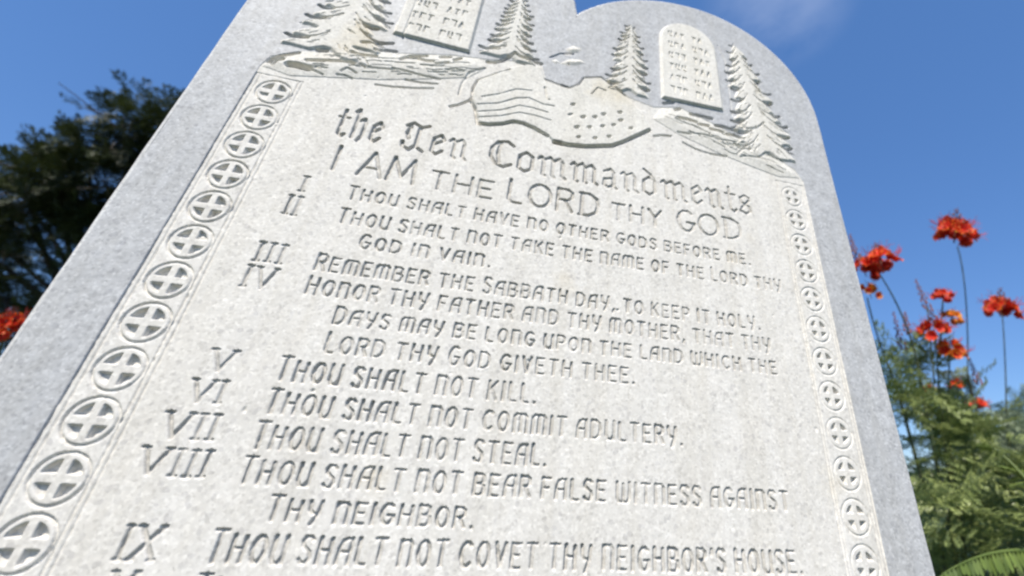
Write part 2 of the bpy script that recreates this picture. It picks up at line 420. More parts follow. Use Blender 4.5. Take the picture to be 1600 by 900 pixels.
for k, (x0, x1, b, c) in enumerate([(1.76, 1.84, 7.87, .48), (1.62, 1.9, 7.12, .56), (1.46, 2.03, 5.75, .5), (1.44, 2.05, 5.08, .53), (1.53, 1.95, 3.15, .44),
                                    (1.42, 2.02, 2.5, .44), (1.24, 2.15, 1.8, .47), (1.13, 2.28, 1.14, .46), (1.46, 2.02, -.2, .51), (1.56, 1.92, -.87, .49)]):
    text(NUMS[k], x0, x1, b, c, .042, .052, L_NUM+k, NUM, gap=.26)

# ---- carved emblem
TABS = [[(12.22, 14.42)] + [(12.22, 17.95)] + arc(13.52, 17.95, 1.30, 1.32, 180, 0, 16) + [(14.85, 14.5)]]
TABS.append(mir(TABS[0]))
def pine(ub, vb, ut, vt, hw, lab, n=8):
    ax = np.array([ut-ub, vt-vb]); L = np.hypot(*ax); ax = ax/L; nx = np.array([ax[1], -ax[0]])
    def P(s, x): q = np.array([ub, vb])+ax*s*L+nx*x; return (q[0], q[1])
    def wid(s): return hw*max(0, 1-s)**.6
    halves, alltips = [], []
    for sg in (-1, 1):
        # ragged outline: every bough tip hangs a little lower than where it leaves the stem
        pl = [P(.03, sg*.06*hw), P(-.015, sg*.3*hw)]; s0 = .0; tips = []
        while s0 < .95:
            st = random.uniform(.75, 1.25)*.85/n*(1.15-.5*s0); w0 = wid(s0)*random.uniform(.72, 1.1); dr = random.uniform(.25, .5)*w0/L
            tips.append((s0, w0, dr, st))
            pl += [P(s0-dr*.2, sg*w0*.8), P(s0-dr*.3, sg*w0*.97), P(s0+.02*st, sg*w0*1.02), P(s0+st*.45, sg*w0*.82), P(s0+st*.8, sg*w0*random.uniform(.5, .66))]
            s0 += st
        halves.append(pl); alltips.append((sg, tips))
    raised(halves[1]+[P(1.0, 0)]+halves[0][::-1], .07, .10, lab)
    for sg, tips in alltips:
        for s0, w0, dr, st in tips:
            # dark wedge under the bough, widening outward, lifting at the tip
            if random.random() < .93:
                pts = [P(s0+st*.95+dr*.9, sg*.16*w0), P(s0+st*.8+dr*.4, sg*.36*w0), P(s0+st*.72+dr*.05, sg*.6*w0), P(s0+st*.74-dr*.1, sg*.84*w0), P(s0+st*.85-dr*.1, sg*1.02*w0)]
                h0 = random.uniform(.024, .034)
                for q_ in range(4): stroke(pts[q_:q_+2], h0+q_*random.uniform(.008, .016), .06+.022*q_, None, 1.6)
            m_ = 2+int(w0*5)
            for q_ in range(m_):                      # needle cuts
                x_ = random.uniform(.15, .92); sl_ = s0+st*random.uniform(.05, .6)+dr*(1-x_)*.6
                stroke([P(sl_, sg*x_*w0), P(sl_-random.uniform(.012, .03), sg*(x_+random.uniform(.06, .16))*w0)], random.uniform(.014, .024), random.uniform(.03, .06), None, 1.6)
pine(0.80, 12.95, 1.30, 18.7, 1.5, L_PINE, 9)
pine(16.55, 12.6, 15.85, 18.75, 1.45, L_PINE+1, 9)
pine(6.36, 14.6, 6.42, 18.3, 1.0, L_PINE+2, 9)
pine(10.93, 14.3, 10.98, 18.3, 1.0, L_PINE+3, 9)
for k, t in enumerate(TABS):
    raised(t, .10, .09, L_TAB+k)
    xr = t[-1][0]+.38; stroke([(xr, t[-1][1]-.1), (xr, 17.6), (xr-.25, 18.5)], .035, .035)
    x0 = min(p[0] for p in t); x1 = max(p[0] for p in t)
    for r in range(6):
        yy = 18.3-r*.66
        for c0, c1 in ((x0+.42, x0+1.16), (x0+1.5, x1-.35)):
            if r == 0 and c0 > x0+1.2: c1 -= .25
            x = c0
            while x < c1:
                hgt = .3
                kind = random.randrange(5)
                g = {0: [[(0, 0), (0, 1)], [(0, 1), (.8, .9)]], 1: [[(0, 1), (.8, 1), (.8, 0)]], 2: [[(0, 0), (.4, 1), (.8, .1)]],
                     3: [[(0, .9), (.8, .9)], [(.4, .9), (.3, 0)]], 4: [[(0, 1), (0, .2), (.7, 0)], [(.7, 1), (.7, .4)]]}[kind]
                for st in g: stroke([(x+a*.17, yy-.15+b*hgt) for a, b in st], .034, .06)
                x += .27
# ground ribbons under the pines
mL = [(-.6, 11.9), (-.5, 12.35), (.15, 12.8), (1.2, 13.1), (2.4, 13.55), (4.4, 14.1), (5.4, 14.3), (5.7, 13.9), (5.2, 13.3), (4.2, 12.9), (2.6, 12.35), (1.2, 12.0), (.2, 11.75)]
raised(mL, .05, .4, L_MOUND, only=[L_PAN])
mR = [(17.75, 11.95), (17.5, 12.3), (16.8, 12.75), (15.5, 13.25), (14.2, 13.75), (13.0, 14.1), (12.2, 13.9), (11.9, 13.3), (12.8, 12.85), (14.2, 12.4), (15.6, 12.05), (16.9, 11.8)]
raised(mR, .05, .4, L_MOUND+1, only=[L_PAN])
for p in [[(60, 290), (75, 275), (110, 262), (200, 248)], [(78, 300), (95, 285), (125, 278)], [(240, 285), (320, 287), (400, 290), (460, 300)], [(450, 250), (500, 258), (565, 266)],
          [(560, 236), (610, 236), (655, 242)], [(680, 280), (705, 270), (750, 275), (800, 288), (830, 290)], [(845, 302), (900, 298)], [(866, 270), (912, 268)],
          [(290, 238), (330, 240)], [(500, 205), (560, 205), (640, 203)], [(720, 265), (800, 262)], [(930, 285), (960, 275)]]:
    stroke(Zm(400, 0, 3, p), .075, .13, None, 1.4)
stroke(Zm(400, 0, 3, [(155, 303), (190, 308), (215, 314), (245, 322)]), .14, .2, None, 1.3)
for p in [[(250, 325), (280, 335), (312, 350)], [(380, 350), (420, 355), (450, 368)], [(560, 395), (640, 405), (740, 411), (830, 412)], [(640, 322), (700, 335), (780, 355), (860, 370)],
          [(470, 315), (560, 322), (650, 330)], [(400, 335), (430, 322), (470, 345)], [(700, 372), (770, 385), (850, 392)]]:
    stroke(Zm(400, 0, 3, p), .045, .06, None, 1.5)
for p in [[(130, 490), (180, 485)], [(190, 525), (215, 520)], [(275, 548), (320, 555), (390, 572)], [(205, 570), (250, 578), (305, 592)], [(315, 605), (370, 612)], [(380, 630), (450, 645)],
          [(450, 655), (510, 662), (560, 685)], [(410, 610), (450, 615), (520, 640)], [(540, 600), (560, 625)], [(560, 735), (590, 742)]]:
    stroke(Zm(1000, 20, 3.4615, p), .085, .13, None, 1.4)
for p in [[(110, 660), (170, 665)], [(205, 645), (260, 655), (340, 660), (440, 690), (520, 700)], [(235, 700), (300, 735), (375, 760), (470, 775)], [(500, 620), (560, 632), (630, 628), (665, 600)]]:
    stroke(Zm(1000, 20, 3.4615, p), .05, .06, None, 1.5)
for (ml, x0, x1) in ((mL, 0.2, 5.2), (mR, 12.2, 17.0)):
    for k in range(46):
        x = random.uniform(x0, x1); yb = np.interp(x if ml is mL else WU-x, [0, 1.2, 2.6, 4.2, 5.4], [12.0, 12.2, 12.55, 13.05, 13.5])+random.uniform(0, .75)
        sl_ = .28 if ml is mL else -.28
        ln = random.uniform(.15, .7)
        stroke([(x, yb), (x+ln*.5, yb+ln*.5*sl_+random.uniform(-.05, .05)), (x+ln, yb+ln*sl_)], random.uniform(.015, .03), random.uniform(.025, .06), None, 1.6)
# draped banner with stripes and stars below the cleft
fl = Zm(680, 40, 4.092, [(235, 470), (245, 400), (280, 345), (350, 315), (470, 270), (600, 250), (680, 270), (705, 350), (780, 380), (860, 405), (920, 380), (950, 340), (1060, 335), (1130, 390),
     (1215, 455), (1330, 560), (1380, 665), (1290, 700), (1200, 742), (1130, 765), (960, 772), (850, 762), (760, 742), (720, 705), (640, 655), (560, 622), (500, 612), (430, 628), (340, 632), (275, 622), (258, 530)])
raised(fl, .045, .05, L_FLAG, only=[L_PAN])
for p, hw, d in [([(335, 230), (380, 235), (420, 225)], .08, .13), ([(425, 225), (470, 205), (512, 180), (540, 203), (600, 222), (680, 245)], .08, .14),
             ([(95, 515), (150, 505), (215, 480), (235, 460), (240, 400), (270, 350), (340, 325), (420, 295), (475, 283)], .055, .09),
             ([(225, 480), (255, 530), (270, 625), (340, 635), (430, 630), (500, 615), (560, 625), (640, 660), (720, 705)], .06, .1),
             ([(760, 745), (850, 765), (960, 775), (1130, 770), (1200, 745), (1290, 705), (1370, 668)], .075, .13),
             ([(1400, 705), (1440, 700), (1505, 705)], .055, .08), ([(705, 345), (780, 375), (860, 400), (920, 375), (950, 335), (1060, 330), (1130, 385), (1215, 450)], .06, .09),
             ([(270, 508), (400, 502), (520, 468), (600, 466), (690, 508), (760, 520)], .035, .04), ([(275, 555), (420, 545), (540, 515), (620, 530), (720, 560)], .03, .035),
             ([(275, 590), (420, 582), (540, 560), (640, 580), (740, 610)], .03, .035), ([(300, 460), (420, 440), (520, 410), (620, 420)], .03, .03),
             ([(150, 440), (170, 370), (220, 300), (320, 270)], .05, .045), ([(700, 400), (715, 470), (730, 480)], .05, .06), ([(1000, 440), (1040, 400), (1090, 420)], .04, .05)]:
    stroke(Zm(680, 40, 4.092, p), hw, d, None, 1.4)
for sx, sy in [(865, 575), (945, 590), (1020, 590), (1075, 572), (1185, 610), (905, 655), (985, 655), (1070, 648), (1140, 640), (1250, 660), (915, 718), (1020, 724), (1110, 714), (880, 510), (1180, 560)]:
    q = Zm(680, 40, 4.092, [(sx-6, sy), (sx+6, sy-2)]); stroke(q, random.uniform(.06, .085), random.uniform(.06, .1), None, 1.5)
# thin cloud bands cut in the cleft
for k, c in enumerate([[(790, 245), (850, 215), (930, 220), (960, 240), (900, 255)], [(740, 225), (770, 218), (800, 235), (770, 250)], [(830, 150), (880, 130), (935, 150), (920, 175), (860, 172)]]):
    raised(Zm(680, 40, 4.092, c), .05, .12, L_CLOUD+k)
stroke(Zm(680, 40, 4.092, [(735, 205), (800, 180), (885, 182)]), .05, .05, None, 1.4)

# slightly wandering stone surface + rounding of the panel rim
H += 0.004*np.sin(U*1.7+V*.9)+0.003*np.sin(U*3.1-V*2.3)
def field(n, amp):
    gu, gv = int(23*n)+2, int(24*n)+2
    gr = rng.normal(0, 1, (gu, gv)).astype(np.float32)
    a = np.clip((U-EL)*n, 0, gu-1.01); b = np.clip((V-VB)*n, 0, gv-1.01)
    i, j = a.astype(int), b.astype(int); fa, fb = a-i, b-j
    fa = fa*fa*(3-2*fa); fb = fb*fb*(3-2*fb)
    return amp*((gr[i, j]*(1-fa)+gr[i+1, j]*fa)*(1-fb)+(gr[i, j+1]*(1-fa)+gr[i+1, j+1]*fa)*fb)
E *= np.clip(1+field(1.3, .16)+field(5, .16), .35, 1.5)
rough = np.where(LAB == L_POL, .15, 1.0)*(1+4*(E > .02))
H += rough*field(11, .0012)
# chipped spots where the cutting broke away
cp = np.clip(field(6, 1.0)-2.55, 0, 1)*np.where(LAB == L_POL, .2, 1.0)
H -= .035*cp
Wt = H-E
X = U*CELL; Y = -Wt*CELL; Zc = Z0+V*CELL
UNDER = np.isin(LAB, np.arange(L_TXT, L_NUM+20))
BASE_H = 0.16
ROOT = np.array([UC*CELL, 0.14, 0.0])
ROOT[2] = BASE_H
stone = empty('stone_monument', ROOT)
tag(stone, 'pale granite twin-arched monument standing upright, engraved with commandments and carved pines', 'monument')
VERT = np.stack([X, Y, Zc], -1).reshape(-1, 3)
idx = np.arange(NC*(NR+1), dtype=np.int32).reshape(NC, NR+1)
Q = np.stack([idx[:-1, :-1], idx[1:, :-1], idx[1:, 1:], idx[:-1, 1:]], -1).reshape(-1, 4)
FL = LAB[:-1, :-1].reshape(-1)
def carve(name, labs, mat, parent, label=None):
    sel = np.isin(FL, labs)
    if not sel.any(): return None
    q = Q[sel]; uq, inv = np.unique(q.ravel(), return_inverse=True)
    o = mesh_np(name, VERT[uq], inv.reshape(-1, 4), mat, parent, ROOT, smooth=False)
    if label: o['label'] = label
    return o
carve('polished_face', [L_POL], M_POL, stone, 'grey polished granite margin and sky field')
pan = carve('inscription_panel', [L_PAN], M_FRO, stone)
# parts that sit in the face; every child of a part needs the part's own origin at the root, which is the same point
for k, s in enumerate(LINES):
    carve('inscription_line' if ' ' in s else 'inscription_word', [L_TXT+k], M_LETSHADE, pan, '%s reading "%s"' % ('line' if ' ' in s else 'word', s))
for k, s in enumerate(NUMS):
    carve('roman_numeral', [L_NUM+k], M_LETSHADE, pan, 'numeral %s' % s)
for lab, m0 in ((L_STRIP_L, 0), (L_STRIP_R, NMED//2)):
    st = carve('border_strip', [lab], M_FRO, stone)
    for k in range(m0, m0+NMED//2):
        carve('cross_medallion', [L_MED+k], M_FRO, st)
for k in range(2): carve('tablet_relief', [L_TAB+k], M_REL, stone)
for k in range(4): carve('pine_relief', [L_PINE+k], M_REL, stone)
for k in range(2): carve('ground_relief', [L_MOUND+k], M_REL, stone)
carve('banner_relief', [L_FLAG], M_REL, stone)
for k in range(3): carve('cloud_relief', [L_CLOUD+k], M_REL, stone)

# body of the slab: bevelled arris, rough pitched sides, back, and the plain lower front
vb0 = (BASE_H-Z0)/CELL
NS = 60
loop = [(EL, v) for v in np.linspace(vb0, VB, 24)[:-1]] + list(zip(cols, VT)) + [(ER, v) for v in np.linspace(VB, vb0, 24)[1:]]
# left and right straight sides of the dense zone: subdivide
def sub(a, b, n): return [(a[0]+(b[0]-a[0])*i/n, a[1]+(b[1]-a[1])*i/n) for i in range(n)]
ls = [(EL, v) for v in np.linspace(vb0, VB, 20)[:-1]] + [(EL, VB+t*(VT[0]-VB)) for t in tt[:-1:12]]
rs = [(ER, VB+t*(VT[-1]-VB)) for t in tt[:-1:12]][::-1] + [(ER, v) for v in np.linspace(VB, vb0, 20)[1:]]
loop = np.array(ls+list(zip(cols, VT))+rs)
keep = [0]
for i in range(1, len(loop)):
    if np.hypot(*(loop[i]-loop[keep[-1]])) > .004: keep.append(i)
loop = loop[keep]
tg = np.gradient(loop, axis=0); tg /= np.linalg.norm(tg, axis=1)[:, None]+1e-9
nrm = np.stack([-tg[:, 1], tg[:, 0]], 1)
for _ in range(3):
    k = np.vstack([nrm[:1], (nrm[:-2]+nrm[1:-1]*2+nrm[2:])/4, nrm[-1:]]); nrm = k/np.linalg.norm(k, axis=1)[:, None]
outw = nrm
DEP = 4.6     # slab thickness in pitches (about 0.2 m)
rings = []
prof = [(0, 0.0), (.05, .0), (.12, -.06), (.16, -.15)] + [(.16+.10*min(1, j/3), -.15-(DEP-.3)*j/14) for j in range(1, 14)] + [(.16, -DEP+.05), (.02, -DEP)]
smooth_n = lambda a: np.convolve(a, np.ones(5)/5, 'same')
for j, (o, wz) in enumerate(prof):
    off = np.full(len(loop), o)
    if 2 < j < len(prof)-2: off = off+smooth_n(rng.normal(0, .035, len(loop)))
    if j == 2: off = off+smooth_n(rng.normal(0, .012, len(loop)))
    p = loop+outw*off[:, None]
    p[:, 1] = np.maximum(p[:, 1], vb0)
    rings.append(np.stack([p[:, 0]*CELL, np.full(len(p), -wz*CELL), Z0+p[:, 1]*CELL], 1))
RV = np.concatenate(rings); n1 = len(loop)
rq = []
for j in range(len(prof)-1):
    a = np.arange(n1-1)+j*n1
    rq.append(np.stack([a, a+1, a+1+n1, a+n1], 1))
mesh_np('stone_sides', RV, np.concatenate(rq), M_EDGE, stone, ROOT, False)
# lower plain front + back
low = [(EL*CELL, 0, BASE_H), (ER*CELL, 0, BASE_H), (ER*CELL, 0, Z0+VB*CELL), (EL*CELL, 0, Z0+VB*CELL)]
mesh_np('lower_face', low, [(0, 1, 2, 3)], M_FRO, stone, ROOT)
bt = np.stack([cols*CELL, np.full(NC, DEP*CELL), Z0+(VT+.02)*CELL], 1)[::6]
bb = bt.copy(); bb[:, 2] = BASE_H
k = len(bt); a = np.arange(k-1)
mesh_np('back_face', np.concatenate([bt, bb]), np.stack([a, a+1, a+1+k, a+k], 1), M_EDGE, stone, ROOT)
# base block
def block(name, x0, x1, y0, y1, z0, z1, mat, bev, parent=None, origin=None):
    import bmesh
    bm = bmesh.new(); bmesh.ops.create_cube(bm, size=1)
    for v in bm.verts: v.co = Vector(((x0+x1)/2+v.co.x*(x1-x0), (y0+y1)/2+v.co.y*(y1-y0), (z0+z1)/2+v.co.z*(z1-z0)))
    bmesh.ops.bevel(bm, geom=bm.edges[:], offset=bev, segments=2, affect='EDGES')
    if origin is not None:
        for v in bm.verts: v.co -= Vector(origin)
    me = bpy.data.meshes.new(name); bm.to_mesh(me); bm.free(); me.materials.append(mat)
    o = bpy.data.objects.new(name, me); COL.objects.link(o)
    if parent: o.parent = parent
    return o
pl = block('base_block', UC*CELL-.62, UC*CELL+.62, -.09, .30, 0, BASE_H, M_EDGE, .012, stone, ROOT)

# ------------------------------------------------------------------ plants
def leaf_mat(name, c0, c1, rough=.5, trans=.3, scale=7.0):
    m, n, l, b = new_mat(name)
    g = n.new('ShaderNodeNewGeometry')
    nz = noise(n, l, g.outputs['Position'], scale, 3)
    r = ramp(n, l, nz.outputs['Fac'], [(0.3, c0), (0.7, c1)])
    rn = ramp(n, l, g.outputs['Random Per Island'], [(0, (.7, .72, .7)), (1, (1.3, 1.28, 1.2))])
    x = mixc(n, l, 'MULTIPLY', 1.0, r.outputs[0], rn.outputs[0])
    l.new(x.outputs[0], b.inputs['Base Color']); b.inputs['Roughness'].default_value = rough
    tr = n.new('ShaderNodeBsdfTranslucent'); l.new(x.outputs[0], tr.inputs['Color'])
    ms = n.new('ShaderNodeMixShader'); ms.inputs[0].default_value = trans
    l.new(b.outputs[0], ms.inputs[1]); l.new(tr.outputs[0], ms.inputs[2])
    l.new(ms.outputs[0], n['Material Output'].inputs['Surface'])
    return m
def bark_mat(name, c0, c1):
    m, n, l, b = new_mat(name)
    g = n.new('ShaderNodeNewGeometry')
    nz = noise(n, l, g.outputs['Position'], 30, 5)
    r = ramp(n, l, nz.outputs['Fac'], [(0.3, c0), (0.7, c1)]); l.new(r.outputs[0], b.inputs['Base Color'])
    b.inputs['Roughness'].default_value = .85
    bp = n.new('ShaderNodeBump'); bp.inputs['Distance'].default_value = .01; l.new(nz.outputs['Fac'], bp.inputs['Height']); l.new(bp.outputs[0], b.inputs['Normal'])
    return m
M_BARK = bark_mat('bark', (.05, .04, .03), (.14, .11, .085))
M_STEM = bark_mat('green_stem', (.07, .09, .04), (.14, .15, .07))
M_LTREE = leaf_mat('dark_tree_leaf', (.018, .028, .010), (.058, .075, .022), .5, .22, 1.5)
M_RTREE = leaf_mat('hedge_leaf', (.09, .12, .04), (.22, .26, .09), .45, .3, 1.5)
M_SHRUB = leaf_mat('shrub_leaf', (.16, .21, .07), (.34, .39, .15), .42, .36)
M_SHRUBB = leaf_mat('blue_shrub_leaf', (.13, .17, .11), (.27, .32, .20), .4, .33)
M_PALM = leaf_mat('palm_leaf', (.09, .14, .03), (.18, .24, .07), .4, .3)

def frame(d, roll=0.0):
    d = np.asarray(d, float); d = d/np.linalg.norm(d)
    upv = np.array([0, 0, 1.0]) if abs(d[2]) < .97 else np.array([1.0, 0, 0])
    s = np.cross(upv, d); s /= np.linalg.norm(s); n = np.cross(d, s)
    c, q = math.cos(roll), math.sin(roll)
    return np.stack([d, c*s+q*n, -q*s+c*n], 1)       # columns: along, side, normal
LEAFLET = np.array([(0, 0, 0), (.35, .5, .02), (.8, .42, .0), (1, 0, -.02), (.8, -.42, .0), (.35, -.5, .02)])
def leaflet(p, fr, L, Wd):
    return p+(LEAFLET*np.array([L, Wd, L]))@fr.T
def pinnate(L, n, ll, lw, droop=.25, ang=65):
    """single pinnate leaf along +X"""
    out = []
    for i in range(n):
        t = .12+.88*i/(n-1); x = L*t; z = -droop*L*t*t
        k = math.sin(math.pi*min(1, .18+.8*t))**.6
        for s in (-1, 1):
            a = math.radians(ang-18*t)*s+rng.normal(0, .07)
            d = np.array([math.cos(a), math.sin(a), rng.normal(-.05, .12)])
            out.append(leaflet(np.array([x, 0, z]), frame(d, rng.normal(0, .25)), ll*k*rng.uniform(.85, 1.1), lw*k))
    return np.concatenate(out)
def bipinnate(L, npair, pl, nl, ll, lw, droop=.3):
    out = []
    for i in range(npair):
        t = .25+.75*i/(npair-1); p = np.array([L*t, 0, -droop*L*t*t])
        k = math.sin(math.pi*min(1, .25+.68*t))**.5
        for s in (-1, 1):
            a = math.radians(68-24*t)*s+rng.normal(0, .08)
            d = np.array([math.cos(a), math.sin(a), rng.normal(.05, .12)])
            fr = frame(d, rng.normal(0, .2))
            out.append(p+pinnate(pl*k*rng.uniform(.85, 1.1), nl, ll, lw, .15)@fr.T)
    return np.concatenate(out)
def hexes(v):
    n = len(v)//6
    b = np.arange(n)[:, None]*6
    q = np.concatenate([b+np.array([[0, 1, 2, 3]]), b+np.array([[0, 3, 4, 5]])])
    return q
def tube(pts, r0, r1, seg=7):
    pts = np.asarray(pts, float); n = len(pts)
    vs = []
    for i in range(n):
        d = pts[min(i+1, n-1)]-pts[max(i-1, 0)]
        fr = frame(d)
        r = r0+(r1-r0)*i/(n-1)
        for k in range(seg):
            a = 2*math.pi*k/seg; vs.append(pts[i]+fr[:, 1]*math.cos(a)*r+fr[:, 2]*math.sin(a)*r)
    qs = []
    for i in range(n-1):
        for k in range(seg):
            a, b = i*seg+k, i*seg+(k+1) % seg
            qs.append((a, b, b+seg, a+seg))
    return np.array(vs), np.array(qs)
def join(parts):
    vs, qs, o = [], [], 0
    for v, q in parts:
        vs.append(v); qs.append(q+o); o += len(v)
    return np.concatenate(vs), np.concatenate(qs)
def bez(a, b, c, n=10):
    t = np.linspace(0, 1, n)[:, None]
    return (1-t)**2*np.asarray(a)+2*t*(1-t)*np.asarray(b)+t*t*np.asarray(c)

# leaf templates (several variants each)
BIP = [bipinnate(.30, 7, .105, 9, .021, .0095, .25) for _ in range(4)]
SPR = [pinnate(.34, 15, .085, .026, .15, 55) for _ in range(4)]
SPR2 = [bipinnate(.42, 6, .17, 9, .032, .015, .2) for _ in range(4)]

def scatter(templates, pts, dirs, scales):
    out = []
    for p, d, s in zip(pts, dirs, scales):
        tpl = templates[rng.integers(len(templates))]
        out.append(p+(tpl*s)@frame(d, rng.normal(0, .5)).T)
    return np.concatenate(out)

def tree(name, label, base, clumps, dens, templates, mat, size, trunk_r, trunk_to, group=None):
    base = np.asarray(base, float)
    r = empty(name, base); tag(r, label, 'tree', group)
    pts, dirs, scs = [], [], []
    limbs = [tube(bez(base, base+np.array([.1, .1, (trunk_to[2]-base[2])*.6]), trunk_to, 12), trunk_r, trunk_r*.55, 10)]
    for c, rad in clumps:
        c = np.asarray(c)
        mid = (np.asarray(trunk_to)+c)/2+rng.normal(0, .12, 3)
        limbs.append(tube(bez(trunk_to, mid, c, 8), trunk_r*.4, trunk_r*.1, 6))
        for _ in range(7):
            e = c+rng.normal(0, 1, 3)*rad*.6
            limbs.append(tube(bez(c, (c+e)/2+rng.normal(0, .08, 3), e, 5), trunk_r*.1, trunk_r*.03, 4))
        n = int(dens*rad**2.2)
        for _ in range(n):
            v = rng.normal(0, 1, 3); v /= np.linalg.norm(v)
            q = v*rad*rng.uniform(.25, 1)**.6*np.array([1, 1, .85])
            pts.append(c+q)
            d = v*.8+rng.normal(0, .5, 3)+np.array([0, 0, .25]); dirs.append(d); scs.append(size*rng.uniform(.7, 1.25))
    v = scatter(templates, pts, dirs, scs)
    tv, tq = join(limbs)
    mesh_np('trunk', tv, tq, M_BARK, r, base, True)
    mesh_np('crown', v, hexes(v), mat, r, base)
    return r

# dark tree rising behind the left shoulder of the stone
D = 6.2
cl = [(at(-100, 340, D), .65), (at(30, 335, D+.2), .6), (at(95, 300, D), .55), (at(140, 262, D+.1), .55), (at(45, 300, D+.3), .45), (at(200, 215, D), .5), (at(240, 190, D+.3), .42), (at(270, 215, D+.4), .5), (at(180, 300, D+.3), .7),
      (at(50, 325, D+.5), .42), (at(185, 365, D+.4), .45), (at(5, 470, D+.2), .26), (at(125, 480, D+.3), .26), (at(50, 515, D), .28), (at(-90, 480, D), .55), (at(90, 440, D), .16), (at(15, 430, D+.7), .4), (at(70, 500, D+.8), .35), (at(-20, 540, D+.6), .5), (at(330, 270, D+.8), .9), (at(380, 380, D+.8), 1.0),
      (at(230, 420, D+1), .9), (at(480, 360, D+1.2), 1.1), (at(-150, 400, D+.6), .9), (at(10, 395, D+.1), .26)]
tb = at(150, 700, D+.6); tb[2] = 0
tree('broad_tree', 'dark feathery-leaved tree rising behind the left shoulder of the stone', tb, cl, 540, SPR2, M_LTREE, .8, .16, at(140, 520, D+.6))

# darker trees beyond the shrubs on the right
D = 6.5
cl = [(at(1500, 830, D), .8), (at(1570, 790, D+.4), .8), (at(1640, 760, D+.3), .9), (at(1450, 880, D), .5), (at(1600, 880, D-.3), .8), (at(1520, 930, D-.3), .8), (at(1680, 860, D), 1.0), (at(1560, 960, D), .9), (at(1430, 930, D), .6)]
tb = at(1560, 1000, D); tb[2] = 0
tree('bushy_tree', 'dark green bushy tree low in the distance behind the red-flowered shrubs', tb, cl, 420, SPR2, M_RTREE, .85, .12, at(1560, 930, D))
D = 9.5
cl = [(at(1600, 730, D), .9), (at(1660, 700, D), 1.1), (at(1560, 775, D), .8), (at(1700, 780, D), 1.2), (at(1630, 800, D), 1.0)]
tb = at(1640, 900, D); tb[2] = 0
tree('round_tree', 'far olive green tree at the right edge beyond the shrubs', tb, cl, 300, SPR2, M_RTREE, 1.0, .14, at(1640, 830, D))

# ---- red flowering shrubs
def petal_mat():
    m, n, l, b = new_mat('red_petal')
    a = n.new('ShaderNodeAttribute'); a.attribute_name = 'edge'
    g = n.new('ShaderNodeNewGeometry')
    r = ramp(n, l, a.outputs['Fac'], [(0, (.76, .030, .016)), (.72, (.84, .060, .018)), (.92, (.84, .22, .02)), (1, (.85, .36, .02))])
    rn = ramp(n, l, g.outputs['Random Per Island'], [(0, (.75, .6, .6)), (1, (1.1, 1.25, 1.1))])
    x = mixc(n, l, 'MULTIPLY', 1.0, r.outputs[0], rn.outputs[0]); l.new(x.outputs[0], b.inputs['Base Color'])
    b.inputs['Roughness'].default_value = .55
    tr = n.new('ShaderNodeBsdfTranslucent'); l.new(x.outputs[0], tr.inputs['Color'])
    ms = n.new('ShaderNodeMixShader'); ms.inputs[0].default_value = .35
    l.new(b.outputs[0], ms.inputs[1]); l.new(tr.outputs[0], ms.inputs[2]); l.new(ms.outputs[0], n['Material Output'].inputs['Surface'])
    return m
M_PET = petal_mat()
def plain(name, c, rough=.6):
    m, n, l, b = new_mat(name)
    g = n.new('ShaderNodeNewGeometry'); nz = noise(n, l, g.outputs['Position'], 60, 2)
    r = ramp(n, l, nz.outputs['Fac'], [(.3, [k*.75 for k in c]), (.7, [min(1, k*1.2) for k in c])]); l.new(r.outputs[0], b.inputs['Base Color'])
    b.inputs['Roughness'].default_value = rough; return m
M_STA = plain('red_stamen', (.5, .03, .02)); M_BUD = plain('flower_bud', (.16, .05, .035))
def petal(L, Wd, ruff):
    nu, nv = 6, 5
    vs, ed = [], []
    for i in range(nu):
        t = i/(nu-1)
        w = Wd*(.18+.82*math.sin(math.pi*min(1, t*.62+.06)))*(1 if t < .85 else .82)
        for j in range(nv):
            s = j/(nv-1)*2-1
            z = .28*L*t*t+ruff*L*(abs(s)**1.5)*math.sin(7*t+3*s+rng.uniform(0, 1))*.5
            vs.append((L*t, s*w/2, z)); ed.append(max(t**3, (abs(s)**3)*(.4+.6*t)))
    q = [(i*nv+j, i*nv+j+1, (i+1)*nv+j+1, (i+1)*nv+j) for i in range(nu-1) for j in range(nv-1)]
    return np.array(vs), np.array(q), np.array(ed)
